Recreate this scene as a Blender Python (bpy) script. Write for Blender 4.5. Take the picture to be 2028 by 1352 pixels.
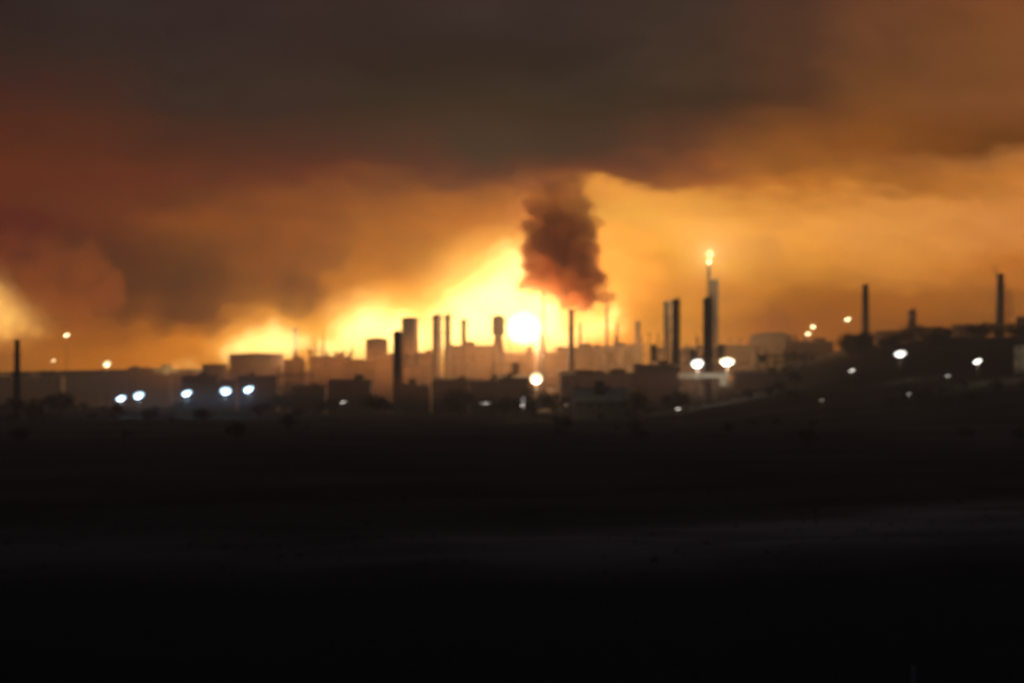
import bpy, bmesh, math, random
from mathutils import Vector, Matrix, noise

random.seed(7)
for o in list(bpy.data.objects): bpy.data.objects.remove(o)
S = bpy.context.scene
C = S.collection
R = math.radians
PI = math.pi

# ------------------------------------------------------------------ camera
F = 6000.0          # focal length in photo pixels (2028 wide)
EYE = 27.0          # metres above the plain
HOR = 735.0         # eye-level row
cam = bpy.data.cameras.new("camera")
co = bpy.data.objects.new("camera", cam); C.objects.link(co)
co.location = (0, 0, EYE)
co.rotation_euler = (PI/2 + math.atan((HOR-676)/F), 0, 0)
cam.sensor_width = 36
cam.lens = 36*F/2028
cam.clip_start = 0.5
cam.clip_end = 9000
cam.dof.use_dof = True              # the phone has lost focus: everything far is soft
cam.dof.focus_distance = 43
cam.dof.aperture_fstop = 1.45
cam.dof.aperture_ratio = 0.85
S.camera = co

# ------------------------------------------------------------------ render settings
S.view_settings.view_transform = 'Standard'
S.view_settings.look = 'None'
S.view_settings.exposure = 0
S.view_settings.gamma = 1
S.cycles.max_bounces = 6
S.cycles.diffuse_bounces = 2
S.cycles.volume_bounces = 3
S.cycles.volume_max_steps = 256
S.cycles.use_denoising = True
S.cycles.sample_clamp_indirect = 4
try: S.cycles.use_light_tree = True
except Exception: pass

def lin(c):
    out = []
    for v in c[:3]:
        v /= 255.0
        out.append(v/12.92 if v <= 0.04045 else ((v+0.055)/1.055)**2.4)
    return out

# ------------------------------------------------------------------ world: night sky under fire-lit smoke
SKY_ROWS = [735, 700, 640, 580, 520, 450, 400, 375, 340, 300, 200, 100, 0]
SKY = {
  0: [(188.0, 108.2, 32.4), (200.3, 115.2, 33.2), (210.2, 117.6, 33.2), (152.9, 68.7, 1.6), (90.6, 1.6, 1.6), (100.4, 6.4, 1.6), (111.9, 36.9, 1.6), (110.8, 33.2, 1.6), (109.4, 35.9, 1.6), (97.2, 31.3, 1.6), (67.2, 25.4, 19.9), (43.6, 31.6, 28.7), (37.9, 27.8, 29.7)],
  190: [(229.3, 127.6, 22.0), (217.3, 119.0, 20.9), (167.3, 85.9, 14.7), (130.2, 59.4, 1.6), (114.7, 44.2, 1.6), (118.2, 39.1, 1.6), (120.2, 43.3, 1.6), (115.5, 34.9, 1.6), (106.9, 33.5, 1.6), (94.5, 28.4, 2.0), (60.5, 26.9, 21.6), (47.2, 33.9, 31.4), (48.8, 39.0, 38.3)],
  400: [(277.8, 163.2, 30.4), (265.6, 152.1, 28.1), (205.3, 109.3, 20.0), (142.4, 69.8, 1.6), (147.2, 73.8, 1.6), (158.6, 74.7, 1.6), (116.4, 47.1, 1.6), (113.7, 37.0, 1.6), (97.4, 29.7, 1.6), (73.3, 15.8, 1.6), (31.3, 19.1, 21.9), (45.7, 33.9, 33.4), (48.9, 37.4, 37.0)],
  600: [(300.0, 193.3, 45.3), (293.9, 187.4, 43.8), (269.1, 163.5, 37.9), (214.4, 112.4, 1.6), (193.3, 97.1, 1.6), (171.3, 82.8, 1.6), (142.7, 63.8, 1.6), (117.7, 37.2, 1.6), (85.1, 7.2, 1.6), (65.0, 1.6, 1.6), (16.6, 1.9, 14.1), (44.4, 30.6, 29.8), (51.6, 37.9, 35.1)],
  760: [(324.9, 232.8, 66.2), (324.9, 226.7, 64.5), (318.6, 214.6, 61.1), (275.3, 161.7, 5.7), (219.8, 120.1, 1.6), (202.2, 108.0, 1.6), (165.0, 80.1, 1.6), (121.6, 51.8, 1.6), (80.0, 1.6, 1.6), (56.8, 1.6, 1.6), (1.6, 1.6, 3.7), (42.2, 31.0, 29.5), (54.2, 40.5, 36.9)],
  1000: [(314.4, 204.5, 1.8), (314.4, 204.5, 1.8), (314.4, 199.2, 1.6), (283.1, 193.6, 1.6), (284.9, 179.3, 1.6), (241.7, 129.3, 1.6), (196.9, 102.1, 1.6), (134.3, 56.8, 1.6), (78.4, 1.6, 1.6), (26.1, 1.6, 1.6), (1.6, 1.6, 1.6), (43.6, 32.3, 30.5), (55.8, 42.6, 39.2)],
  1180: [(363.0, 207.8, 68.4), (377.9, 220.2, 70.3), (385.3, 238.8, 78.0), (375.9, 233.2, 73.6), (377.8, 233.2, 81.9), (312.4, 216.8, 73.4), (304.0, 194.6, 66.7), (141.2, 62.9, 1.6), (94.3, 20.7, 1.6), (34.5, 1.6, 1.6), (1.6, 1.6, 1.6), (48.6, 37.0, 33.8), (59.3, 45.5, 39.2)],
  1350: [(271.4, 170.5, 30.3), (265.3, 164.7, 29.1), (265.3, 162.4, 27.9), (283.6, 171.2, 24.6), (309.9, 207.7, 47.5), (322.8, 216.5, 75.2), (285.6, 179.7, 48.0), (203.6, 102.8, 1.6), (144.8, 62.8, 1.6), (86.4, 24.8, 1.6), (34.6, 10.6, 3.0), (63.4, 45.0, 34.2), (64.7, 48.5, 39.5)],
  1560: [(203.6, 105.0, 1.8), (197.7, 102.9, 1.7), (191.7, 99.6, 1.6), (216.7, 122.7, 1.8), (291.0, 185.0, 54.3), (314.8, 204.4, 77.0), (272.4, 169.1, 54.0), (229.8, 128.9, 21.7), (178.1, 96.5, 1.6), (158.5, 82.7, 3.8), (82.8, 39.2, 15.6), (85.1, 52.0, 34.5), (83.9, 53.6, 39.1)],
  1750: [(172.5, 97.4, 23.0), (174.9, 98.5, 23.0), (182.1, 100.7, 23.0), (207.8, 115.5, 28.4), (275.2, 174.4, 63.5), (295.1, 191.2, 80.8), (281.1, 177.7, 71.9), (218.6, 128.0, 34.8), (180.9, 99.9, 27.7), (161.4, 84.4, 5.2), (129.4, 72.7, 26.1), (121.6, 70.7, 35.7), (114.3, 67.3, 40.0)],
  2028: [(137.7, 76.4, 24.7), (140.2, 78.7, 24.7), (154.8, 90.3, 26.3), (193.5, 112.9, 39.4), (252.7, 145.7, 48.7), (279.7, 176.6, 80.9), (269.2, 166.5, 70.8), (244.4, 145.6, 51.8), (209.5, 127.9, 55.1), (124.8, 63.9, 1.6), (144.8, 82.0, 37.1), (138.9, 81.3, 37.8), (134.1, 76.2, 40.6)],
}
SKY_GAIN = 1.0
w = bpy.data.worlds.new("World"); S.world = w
w.use_nodes = True
nt = w.node_tree; nt.nodes.clear()
def nd(nt, typ, **kw):
    n = nt.nodes.new(typ)
    for k, v in kw.items():
        if k.startswith('i_'):
            key = k[2:]
            n.inputs[int(key) if key.isdigit() else key].default_value = v
        else: setattr(n, k, v)
    return n
def mth(nt, op, a, b=None, c=None, clamp=False):
    n = nt.nodes.new('ShaderNodeMath'); n.operation = op; n.use_clamp = clamp
    for i, v in enumerate((a, b, c)):
        if v is None: continue
        if isinstance(v, (int, float)): n.inputs[i].default_value = v
        else: nt.links.new(v, n.inputs[i])
    return n.outputs[0]
def smooth(nt, v, a, b, lo=0.0, hi=1.0):
    n = nt.nodes.new('ShaderNodeMapRange'); n.interpolation_type = 'SMOOTHSTEP'
    nt.links.new(v, n.inputs[0])
    for i, x in enumerate((a, b, lo, hi)): n.inputs[i+1].default_value = x
    return n.outputs[0]
def mixc(nt, f, a, b):
    n = nt.nodes.new('ShaderNodeMix'); n.data_type = 'RGBA'
    for s, v in ((0, f), (6, a), (7, b)):
        if isinstance(v, (int, float)): n.inputs[s].default_value = v
        elif isinstance(v, (tuple, list)): n.inputs[s].default_value = (*v[:3], 1)
        else: nt.links.new(v, n.inputs[s])
    return n.outputs[2]

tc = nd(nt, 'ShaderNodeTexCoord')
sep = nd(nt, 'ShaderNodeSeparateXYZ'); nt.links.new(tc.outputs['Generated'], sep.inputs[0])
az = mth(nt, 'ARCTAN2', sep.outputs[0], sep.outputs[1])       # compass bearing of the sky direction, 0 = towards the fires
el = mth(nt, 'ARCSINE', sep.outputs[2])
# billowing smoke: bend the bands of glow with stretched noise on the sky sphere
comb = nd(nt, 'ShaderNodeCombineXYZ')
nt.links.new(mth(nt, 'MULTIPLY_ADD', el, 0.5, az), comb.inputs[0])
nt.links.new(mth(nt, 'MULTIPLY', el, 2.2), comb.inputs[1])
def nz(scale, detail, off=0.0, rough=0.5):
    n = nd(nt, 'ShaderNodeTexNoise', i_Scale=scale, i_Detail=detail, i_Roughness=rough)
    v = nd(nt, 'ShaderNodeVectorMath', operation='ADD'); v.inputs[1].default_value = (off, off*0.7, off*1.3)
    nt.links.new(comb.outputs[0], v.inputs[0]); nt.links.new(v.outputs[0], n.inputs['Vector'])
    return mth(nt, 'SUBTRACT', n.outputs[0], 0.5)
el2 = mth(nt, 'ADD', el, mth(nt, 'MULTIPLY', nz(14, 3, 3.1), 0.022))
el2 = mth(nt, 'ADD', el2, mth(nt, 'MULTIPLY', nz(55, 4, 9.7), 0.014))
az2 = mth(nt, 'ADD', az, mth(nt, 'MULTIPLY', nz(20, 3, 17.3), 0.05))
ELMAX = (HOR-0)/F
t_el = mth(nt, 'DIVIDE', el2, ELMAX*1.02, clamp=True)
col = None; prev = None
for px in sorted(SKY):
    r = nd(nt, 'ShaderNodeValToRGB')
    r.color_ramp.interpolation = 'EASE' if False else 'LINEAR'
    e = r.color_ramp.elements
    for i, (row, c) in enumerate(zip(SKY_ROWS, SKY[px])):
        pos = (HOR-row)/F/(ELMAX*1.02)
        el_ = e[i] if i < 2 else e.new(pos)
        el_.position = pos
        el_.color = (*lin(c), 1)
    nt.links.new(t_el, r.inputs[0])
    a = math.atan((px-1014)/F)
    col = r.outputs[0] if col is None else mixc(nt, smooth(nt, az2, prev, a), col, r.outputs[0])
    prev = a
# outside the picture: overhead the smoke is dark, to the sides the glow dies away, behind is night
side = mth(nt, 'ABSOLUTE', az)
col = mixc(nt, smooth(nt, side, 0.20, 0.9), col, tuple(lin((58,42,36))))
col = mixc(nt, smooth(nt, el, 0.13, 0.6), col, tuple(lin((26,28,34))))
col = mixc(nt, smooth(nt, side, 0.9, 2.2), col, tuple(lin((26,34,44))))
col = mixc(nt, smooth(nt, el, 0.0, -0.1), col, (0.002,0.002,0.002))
# clumps of thicker smoke
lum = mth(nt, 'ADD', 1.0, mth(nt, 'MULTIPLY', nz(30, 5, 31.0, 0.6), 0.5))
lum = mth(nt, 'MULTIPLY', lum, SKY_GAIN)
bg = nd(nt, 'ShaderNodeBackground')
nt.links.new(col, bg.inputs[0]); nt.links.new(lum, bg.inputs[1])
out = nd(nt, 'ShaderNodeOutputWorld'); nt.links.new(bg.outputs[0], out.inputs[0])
w.cycles.sampling_method = 'MANUAL'; w.cycles.sample_map_resolution = 2048

# ------------------------------------------------------------------ terrain height
def sm(x, a, b):
    t = max(0.0, min(1.0, (x-a)/(b-a))); return t*t*(3-2*t)
def H(x, y):
    z = 25.2*math.exp(-(math.hypot(x*0.6, y)/72.0)**2)          # the rise the camera stands on
    z += sm(x, 60, 300)*sm(y, 1250, 2050)*50*(1-0.75*sm(y, 2250, 2900))*(1-sm(y, 3300, 3700))  # slope on the right with tanks on it
    z += sm(y, 2750, 3250)*(27+5*noise.noise(Vector((x*0.004, 3.3, 0))))*(1-sm(y, 3350, 3700)) * (1-0.98*sm(x, 70, 300))
    far = sm(y, 120, 500)
    z += far*(1-sm(y, 1500, 1800))*2.2*noise.noise(Vector((x*0.008, y*0.006, 0.5)))
    z += (0.15+0.5*far)*noise.noise(Vector((x*0.05, y*0.05, 4.5)))*(1-sm(y, 1500, 1700))
    return z
def XZ(px, py, Y):
    return (px-1014)/F*Y, EYE-(py-HOR)/F*Y

# ------------------------------------------------------------------ materials
def mat(name, base, rough=0.8, metal=0.0, var=0.25, scale=0.4, emis=None, es=0.0):
    m = bpy.data.materials.new(name); m.use_nodes = True
    t = m.node_tree; b = t.nodes['Principled BSDF']
    b.inputs['Roughness'].default_value = rough
    b.inputs['Metallic'].default_value = metal
    b.inputs['Specular IOR Level'].default_value = 0.15
    g = nd(t, 'ShaderNodeTexCoord')
    n = nd(t, 'ShaderNodeTexNoise', i_Scale=scale, i_Detail=5, i_Roughness=0.6)
    t.links.new(g.outputs['Object'], n.inputs['Vector'])
    lo = tuple(v*(1-var) for v in base); hi = tuple(min(1, v*(1+var)) for v in base)
    c = mixc(t, smooth(t, n.outputs[0], 0.3, 0.7), lo, hi)
    t.links.new(c, b.inputs['Base Color'])
    if emis:
        b.inputs['Emission Color'].default_value = (*emis, 1)
        b.inputs['Emission Strength'].default_value = es
        m.cycles.emission_sampling = 'NONE'
    return m
STEEL = mat('painted_steel', (0.16,0.13,0.11), 0.8, 0.0)
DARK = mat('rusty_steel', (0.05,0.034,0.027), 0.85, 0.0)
CONC = mat('concrete', (0.14,0.12,0.105), 0.9, 0, 0.2, 0.2)
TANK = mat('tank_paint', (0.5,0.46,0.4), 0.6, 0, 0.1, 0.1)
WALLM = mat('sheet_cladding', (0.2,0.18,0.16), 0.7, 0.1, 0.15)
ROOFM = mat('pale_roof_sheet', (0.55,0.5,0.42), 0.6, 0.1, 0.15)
BARK = mat('bark', (0.08,0.06,0.045), 0.95)
LEAF = mat('leaves', (0.045,0.055,0.03), 0.8, 0, 0.4, 0.6)
SCRUB = mat('dry_scrub', (0.06,0.056,0.05), 0.9, 0, 0.4, 0.3)
POSTM = mat('weathered_post', (0.4,0.33,0.3), 0.9)
WINM = mat('window_dark', (0.05,0.05,0.06), 0.2)
def glow(name, c, s): return mat(name, (0.8,0.8,0.8), 0.5, 0, 0.0, 1, c, s)
L_BLUE = glow('lens_cool', (0.60,0.84,1.0), 1.7)
L_WHITE = glow('lens_white', (1.0,0.98,0.84), 1.9)
L_WARM = glow('lens_warm', (1.0,0.80,0.40), 1.7)
L_YEL = glow('lens_sodium', (1.0,0.72,0.32), 1.3)
L_DIM = glow('lens_dim', (0.62,0.6,0.56), 0.9)
L_FAINT = glow('lens_faint', (0.62,0.42,0.34), 0.4)

# ground material: dark earth, patches of dry grass, a pale fallow strip
GM = bpy.data.materials.new('ground_earth'); GM.use_nodes = True
t = GM.node_tree; b = t.nodes['Principled BSDF']; b.inputs['Roughness'].default_value = 0.95
b.inputs['Specular IOR Level'].default_value = 0.0
geo = nd(t, 'ShaderNodeNewGeometry')
sp = nd(t, 'ShaderNodeSeparateXYZ'); t.links.new(geo.outputs['Position'], sp.inputs[0])
def gn(scale, detail):
    n = nd(t, 'ShaderNodeTexNoise', i_Scale=scale, i_Detail=detail)
    t.links.new(geo.outputs['Position'], n.inputs['Vector']); return n.outputs[0]
c = mixc(t, smooth(t, gn(0.012, 6), 0.38, 0.62), (0.055,0.052,0.05), (0.13,0.118,0.106))
c = mixc(t, mth(t, 'MULTIPLY', smooth(t, gn(0.6, 4), 0.4, 0.7), 0.5), c, (0.08,0.076,0.07))
# fallow strip running across in front of the plain, between y ~ 430 and 600, bending away to the right
bend = mth(t, 'MULTIPLY_ADD', smooth(t, sp.outputs[0], -10, 110), 110, 455)
bend = mth(t, 'ADD', bend, mth(t, 'MULTIPLY', mth(t, 'SUBTRACT', gn(0.008, 3), 0.5), 60))
dy = mth(t, 'ABSOLUTE', mth(t, 'SUBTRACT', sp.outputs[1], bend))
strip = mth(t, 'MULTIPLY', smooth(t, dy, 115, 5), smooth(t, gn(0.022, 5), 0.3, 0.62, 0.25, 1.0))
c = mixc(t, mth(t, 'MULTIPLY', strip, smooth(t, sp.outputs[0], -60, 40, 0.35, 1.0)), c, (0.48,0.41,0.35))
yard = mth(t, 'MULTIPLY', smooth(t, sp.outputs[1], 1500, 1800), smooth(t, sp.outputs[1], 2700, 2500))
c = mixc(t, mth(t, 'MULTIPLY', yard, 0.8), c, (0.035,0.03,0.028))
c = mixc(t, mth(t, 'MULTIPLY', smooth(t, sp.outputs[1], 480, 330), 0.8), c, (0.02,0.05,0.055))   # near ground painted dark and cool to offset the orange light
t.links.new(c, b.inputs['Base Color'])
bp = nd(t, 'ShaderNodeBump', i_Strength=0.6, i_Distance=0.3)
t.links.new(gn(0.8, 6), bp.inputs['Height']); t.links.new(bp.outputs[0], b.inputs['Normal'])

# ------------------------------------------------------------------ mesh helpers
class MB:
    def __init__(s): s.bm = bmesh.new()
    def box(s, a, b_):
        x0, y0, z0 = a; x1, y1, z1 = b_
        v = [s.bm.verts.new(p) for p in ((x0,y0,z0),(x1,y0,z0),(x1,y1,z0),(x0,y1,z0),(x0,y0,z1),(x1,y0,z1),(x1,y1,z1),(x0,y1,z1))]
        for f in ((0,3,2,1),(4,5,6,7),(0,1,5,4),(1,2,6,5),(2,3,7,6),(3,0,4,7)): s.bm.faces.new([v[i] for i in f])
        return s
    def cbox(s, c, d): return s.box([c[i]-d[i]/2 for i in range(3)], [c[i]+d[i]/2 for i in range(3)])
    def lathe(s, prof, n=20, c=(0,0,0), axis='z', smooth_=True):
        rings = []
        for r, z in prof:
            r = max(r, 1e-3)
            ring = []
            for k in range(n):
                a = 2*PI*k/n
                p = (r*math.cos(a), r*math.sin(a), z)
                if axis == 'x': p = (z, p[0], p[1])
                if axis == 'y': p = (p[0], z, p[1])
                ring.append(s.bm.verts.new((p[0]+c[0], p[1]+c[1], p[2]+c[2])))
            rings.append(ring)
        for i in range(len(rings)-1):
            for k in range(n):
                f = s.bm.faces.new((rings[i][k], rings[i][(k+1)%n], rings[i+1][(k+1)%n], rings[i+1][k])); f.smooth = smooth_
        s.bm.faces.new(rings[0][::-1]); s.bm.faces.new(rings[-1])
        return s
    def bar(s, a, b_, r=0.1, n=5, r2=None):
        a = Vector(a); b_ = Vector(b_); d = (b_-a)
        if d.length < 1e-6: return s
        q = d.to_track_quat('Z', 'Y'); r2 = r if r2 is None else r2
        A = [s.bm.verts.new(a+q@Vector((r*math.cos(2*PI*k/n), r*math.sin(2*PI*k/n), 0))) for k in range(n)]
        B = [s.bm.verts.new(b_+q@Vector((r2*math.cos(2*PI*k/n), r2*math.sin(2*PI*k/n), 0))) for k in range(n)]
        for k in range(n):
            f = s.bm.faces.new((A[k], A[(k+1)%n], B[(k+1)%n], B[k])); f.smooth = True
        s.bm.faces.new(A[::-1]); s.bm.faces.new(B)
        return s
    def ringbar(s, rad, z, r=0.06, n=20, c=(0,0), a0=0, a1=2*PI):
        for k in range(n):
            A = a0+(a1-a0)*k/n; B = a0+(a1-a0)*(k+1)/n
            s.bar((c[0]+rad*math.cos(A), c[1]+rad*math.sin(A), z), (c[0]+rad*math.cos(B), c[1]+rad*math.sin(B), z), r, 4)
        return s
    def build(s, name, m, parent=None, loc=None):
        me = bpy.data.meshes.new(name)
        bmesh.ops.recalc_face_normals(s.bm, faces=s.bm.faces)
        s.bm.to_mesh(me); s.bm.free()
        me.materials.append(m)
        o = bpy.data.objects.new(name, me); C.objects.link(o)
        if parent is not None: o.parent = parent
        if loc is not None: o.location = loc
        return o
def tag(o, label=None, cat=None, group=None, kind=None):
    if label: o['label'] = label
    if cat: o['category'] = cat
    if group: o['group'] = group
    if kind: o['kind'] = kind
    return o
def thing(name, label, cat, loc, rz=0, group=None):
    o = bpy.data.objects.new(name, None); C.objects.link(o)
    o.location = loc; o.rotation_euler = (0, 0, rz); o.empty_display_size = 1
    return tag(o, label, cat, group)
def lamp(parent, loc, energy, color, radius=0.5, name='light'):
    l = bpy.data.lights.new(name, 'POINT'); l.energy = energy; l.color = color; l.shadow_soft_size = radius
    o = bpy.data.objects.new(name, l); C.objects.link(o); o.parent = parent; o.location = loc
    return o

# ------------------------------------------------------------------ ground
ys = [-300, -200, -120, -70, -40, -20, 0] + [8*i for i in range(1, 40)] + [320+20*i for i in range(80)] + [1920+40*i for i in range(46)]
xs = []
x = 0.0; step = 5
while x < 1600: xs.append(x); x += step; step = min(step*1.06, 40)
xs = [-v for v in xs[:0:-1]] + xs
bm = bmesh.new()
grid = [[bm.verts.new((x, y, H(x, y))) for x in xs] for y in ys]
for j in range(len(ys)-1):
    for i in range(len(xs)-1):
        f = bm.faces.new((grid[j][i], grid[j][i+1], grid[j+1][i+1], grid[j+1][i])); f.smooth = True
me = bpy.data.meshes.new('ground'); bm.to_mesh(me); bm.free(); me.materials.append(GM)
g = bpy.data.objects.new('ground', me); C.objects.link(g); g['kind'] = 'structure'

# ------------------------------------------------------------------ plant objects
def ladder(mb, x, y, z0, z1, w=0.5):
    mb.bar((x-w/2, y, z0), (x-w/2, y, z1), 0.05, 4); mb.bar((x+w/2, y, z0), (x+w/2, y, z1), 0.05, 4)
    z = z0+0.4
    while z < z1: mb.bar((x-w/2, y, z), (x+w/2, y, z), 0.03, 3); z += 1.2
def platform(rad, ro=1.1):
    m = MB()
    m.lathe([(rad+0.02, 0), (rad+ro, 0), (rad+ro, 0.15), (rad+0.02, 0.15)], 20, smooth_=False)
    m.ringbar(rad+ro-0.06, 1.15, 0.05); m.ringbar(rad+ro-0.06, 0.65, 0.035)
    for k in range(10):
        a = 2*PI*k/10; m.bar(((rad+ro-0.06)*math.cos(a), (rad+ro-0.06)*math.sin(a), 0.15), ((rad+ro-0.06)*math.cos(a), (rad+ro-0.06)*math.sin(a), 1.15), 0.04, 4)
    return m
def column(px, top, wpx, Y, label, flare=1.0, plats=4, mt=None, group='distillation columns of the refinery', flarepx=None):
    """Tall process vessel: cylindrical shell, domed head, skirt, ring platforms, ladder and overhead line."""
    X, Zt = XZ(px, top, Y); z0 = H(X, Y)-0.3; h = Zt-z0; r = wpx*Y/F/2
    rb = r*flare
    t = thing('distillation_column', label, 'column', (X, Y, z0), 0, group)
    dome = [(r*math.cos(a), h-r*0.7+r*0.7*math.sin(a)) for a in [i*PI/2/5 for i in range(1, 6)]]
    MB().lathe([(r, h*0.12), (r, h-r*0.7)]+dome, 24).build('shell', mt or STEEL, t)
    MB().lathe([(rb*1.25, 0), (rb*1.25, 0.8), (rb*1.05, 1.0), (r*1.03, h*0.12)], 24).build('skirt', CONC, t)
    for k in range(plats):
        zz = h*(0.3+0.66*k/max(1, plats-1)) if plats > 1 else h*0.9
        platform(r, 1.0).build('platform', DARK, t, (0, 0, min(zz, h-r*0.7-1.4)))
    m = MB(); ladder(m, 0, -r-0.35, 0.5, h-r*0.7); m.build('ladder', DARK, t)
    m = MB(); m.bar((r*0.3, 0, h-0.2), (r*0.3, 0, h+0.9), 0.28, 8); m.bar((r*0.3, 0, h+0.9), (r+0.6, 0, h+0.9), 0.28, 8)
    m.bar((r+0.6, 0, h+0.9), (r+0.6, 0, h*0.2), 0.28, 8); m.build('overhead_pipe', STEEL, t)
    return t
def chimney(px, top, wpx, Y, label, lean=0.0, taper=0.75, base=None):
    X, Zt = XZ(px, top, Y); z0 = H(X, Y)-0.3; h = Zt-z0; r = wpx*Y/F/2
    t = thing('chimney_stack', label, 'chimney', (X, Y, z0), 0, None)
    t.rotation_euler = (0, lean, 0)
    MB().lathe([(r*1.15, 0), (r*taper+r*(1-taper), h*0.45), (r*taper, h*0.96), (r*taper*1.12, h*0.965), (r*taper*1.12, h), (r*taper*0.8, h), (r*taper*0.8, h-1.5)], 24).build('shaft', CONC if r > 1.2 else STEEL, t)
    MB().cbox((0, 0, 0.6), (r*3.4, r*3.4, 1.8)).build('plinth', CONC, t)
    platform(r*0.9, 0.9).build('platform', DARK, t, (0, 0, h*0.8))
    m = MB(); ladder(m, 0, -r*1.2-0.2, 0.5, h*0.96); m.build('ladder', DARK, t)
    return t
def storage_tank(px, top, wpx, Y, label, depth_h=None, mt=None, domed=False):
    X, Zt = XZ(px, top, Y); z0 = H(X, Y)-0.3; r = wpx*Y/F/2
    h = Zt-z0
    t = thing('storage_tank', label, 'storage tank', (X, Y, z0), 0, 'storage tanks of the refinery')
    MB().lathe([(r, 0), (r, h*0.33), (r-0.01, h*0.33+0.02), (r-0.01, h*0.66), (r, h*0.66+0.02), (r, h)], 56).build('shell', mt or TANK, t)
    if domed: prof = [(r*1.005*math.cos(a), h+r*0.25*math.sin(a)) for a in [i*PI/2/8 for i in range(9)]]
    else: prof = [(r*1.005, h), (r*1.005, h+0.12), (0.5, h+r*0.06)]
    MB().lathe(prof, 56).build('roof', mt or TANK, t)
    m = MB(); m.ringbar(r+0.25, h*0.93, 0.14, 56); m.build('wind_girder', STEEL, t)
    m = MB(); m.ringbar(r*0.99, h+1.2, 0.05, 56)
    for k in range(56): a = 2*PI*k/56; m.bar((r*0.99*math.cos(a), r*0.99*math.sin(a), h), (r*0.99*math.cos(a), r*0.99*math.sin(a), h+1.2), 0.04, 3)
    m.build('handrail', STEEL, t)
    m = MB();
    pr = None
    for k in range(25):
        a = -2.2+1.2*k/24; z = 0.3+(h-0.3)*k/24
        if pr: m.bm.faces.new([m.bm.verts.new(v) for v in (pr[0], pr[1], ((r+0.9)*math.cos(a), (r+0.9)*math.sin(a), z), ((r+0.1)*math.cos(a), (r+0.1)*math.sin(a), z))])
        pr = (((r+0.1)*math.cos(a), (r+0.1)*math.sin(a), z), ((r+0.9)*math.cos(a), (r+0.9)*math.sin(a), z))
    bmesh.ops.remove_doubles(m.bm, verts=m.bm.verts, dist=0.01)
    m.build('spiral_stair', STEEL, t)
    return t
def process_unit(px, top, wpx, Y, label, seed=0, levels=4, depth=None):
    """Open steel frame with floors, drums, exchangers and pipes."""
    rnd = random.Random(seed)
    X, Zt = XZ(px, top, Y); z0 = H(X, Y)-0.3; h = max(5, Zt-z0); wd = wpx*Y/F; dp = depth or max(7, wd*0.6)
    t = thing('process_unit', label, 'process unit', (X, Y, z0), 0, 'open steel process units of the refinery')
    nx = max(2, int(wd/6)); ny = max(1, int(dp/7)); m = MB()
    for i in range(nx+1):
        hh = h*rnd.choice((1, 1, 0.9, 0.78)) if 0 < i < nx else h*rnd.choice((1, 0.85))
        for j in range(ny+1):
            x = -wd/2+wd*i/nx; y = -dp/2+dp*j/ny
            m.cbox((x, y, hh/2), (0.4, 0.4, hh))
    for l in range(1, levels+1):
        z = h*0.78*l/levels
        for j in range(ny+1): m.cbox((0, -dp/2+dp*j/ny, z), (wd, 0.3, 0.4))
        for i in range(nx+1): m.cbox((-wd/2+wd*i/nx, 0, z+0.003), (0.31, dp, 0.38))
    for i in range(nx):
        if i % 2 == 0: m.bar((-wd/2+wd*i/nx, -dp/2-0.02, 0), (-wd/2+wd*(i+1)/nx, -dp/2-0.02, h*0.78/levels), 0.12, 4)
    m.build('steel_frame', DARK, t)
    for l in range(1, levels+1):
        z = h*0.78*l/levels+0.21
        MB().box((-wd/2+0.25, -dp/2+0.2, z), (wd/2-0.25, dp/2-0.2, z+0.08)).build('floor_grating', DARK, t)
    for k in range(nx):
        x = -wd/2+wd*(k+0.5)/nx; typ = rnd.random(); r = min(2.2, wd/nx*0.33); l = rnd.randrange(0, levels)
        z = h*0.78*l/levels+(0.3 if l else 0)
        if typ < 0.5:
            hh = h*0.78/levels*0.85*rnd.choice((1, 1, 2)) if l < levels-1 else h*0.22
            m = MB().lathe([(0.1, z), (r*0.8, z+0.3), (r, z+0.8), (r, z+hh-0.8), (r*0.8, z+hh-0.3), (0.1, z+hh)], 14, (x, 0, 0)); m.build('vessel', STEEL, t)
        else:
            rr = min(r, h*0.78/levels*0.3)
            m = MB().lathe([(0.1, -dp*0.4), (rr*0.8, -dp*0.4+0.3), (rr, -dp*0.4+0.8), (rr, dp*0.4-0.8), (rr*0.8, dp*0.4-0.3), (0.1, dp*0.4)], 14, (x, 0, z+rr+0.5), 'y'); m.build('drum', STEEL, t)
    m = MB()
    for k in range(6):
        z = h*rnd.uniform(0.1, 0.75); y = -dp/2-0.5-0.2*k
        x0 = -wd/2+rnd.random()*wd*0.3; x1 = wd/2-rnd.random()*wd*0.3
        m.bar((x0, y, z), (x1, y, z), 0.22, 6); m.bar((x1, y, z), (x1, y, 0.1), 0.22, 6); m.bar((x0, y, z), (x0, y+0.9+0.2*k, z), 0.22, 6)
    m.build('piping', STEEL, t)
    for k in range(max(1, nx//3)):
        x = rnd.uniform(-wd*0.45, wd*0.45)
        MB().lathe([(0.35, h*0.7), (0.3, h*0.78+h*rnd.uniform(0.05, 0.2))], 10, (x, dp*0.2, 0)).build('vent_pipe', STEEL, t)
    return t
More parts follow.
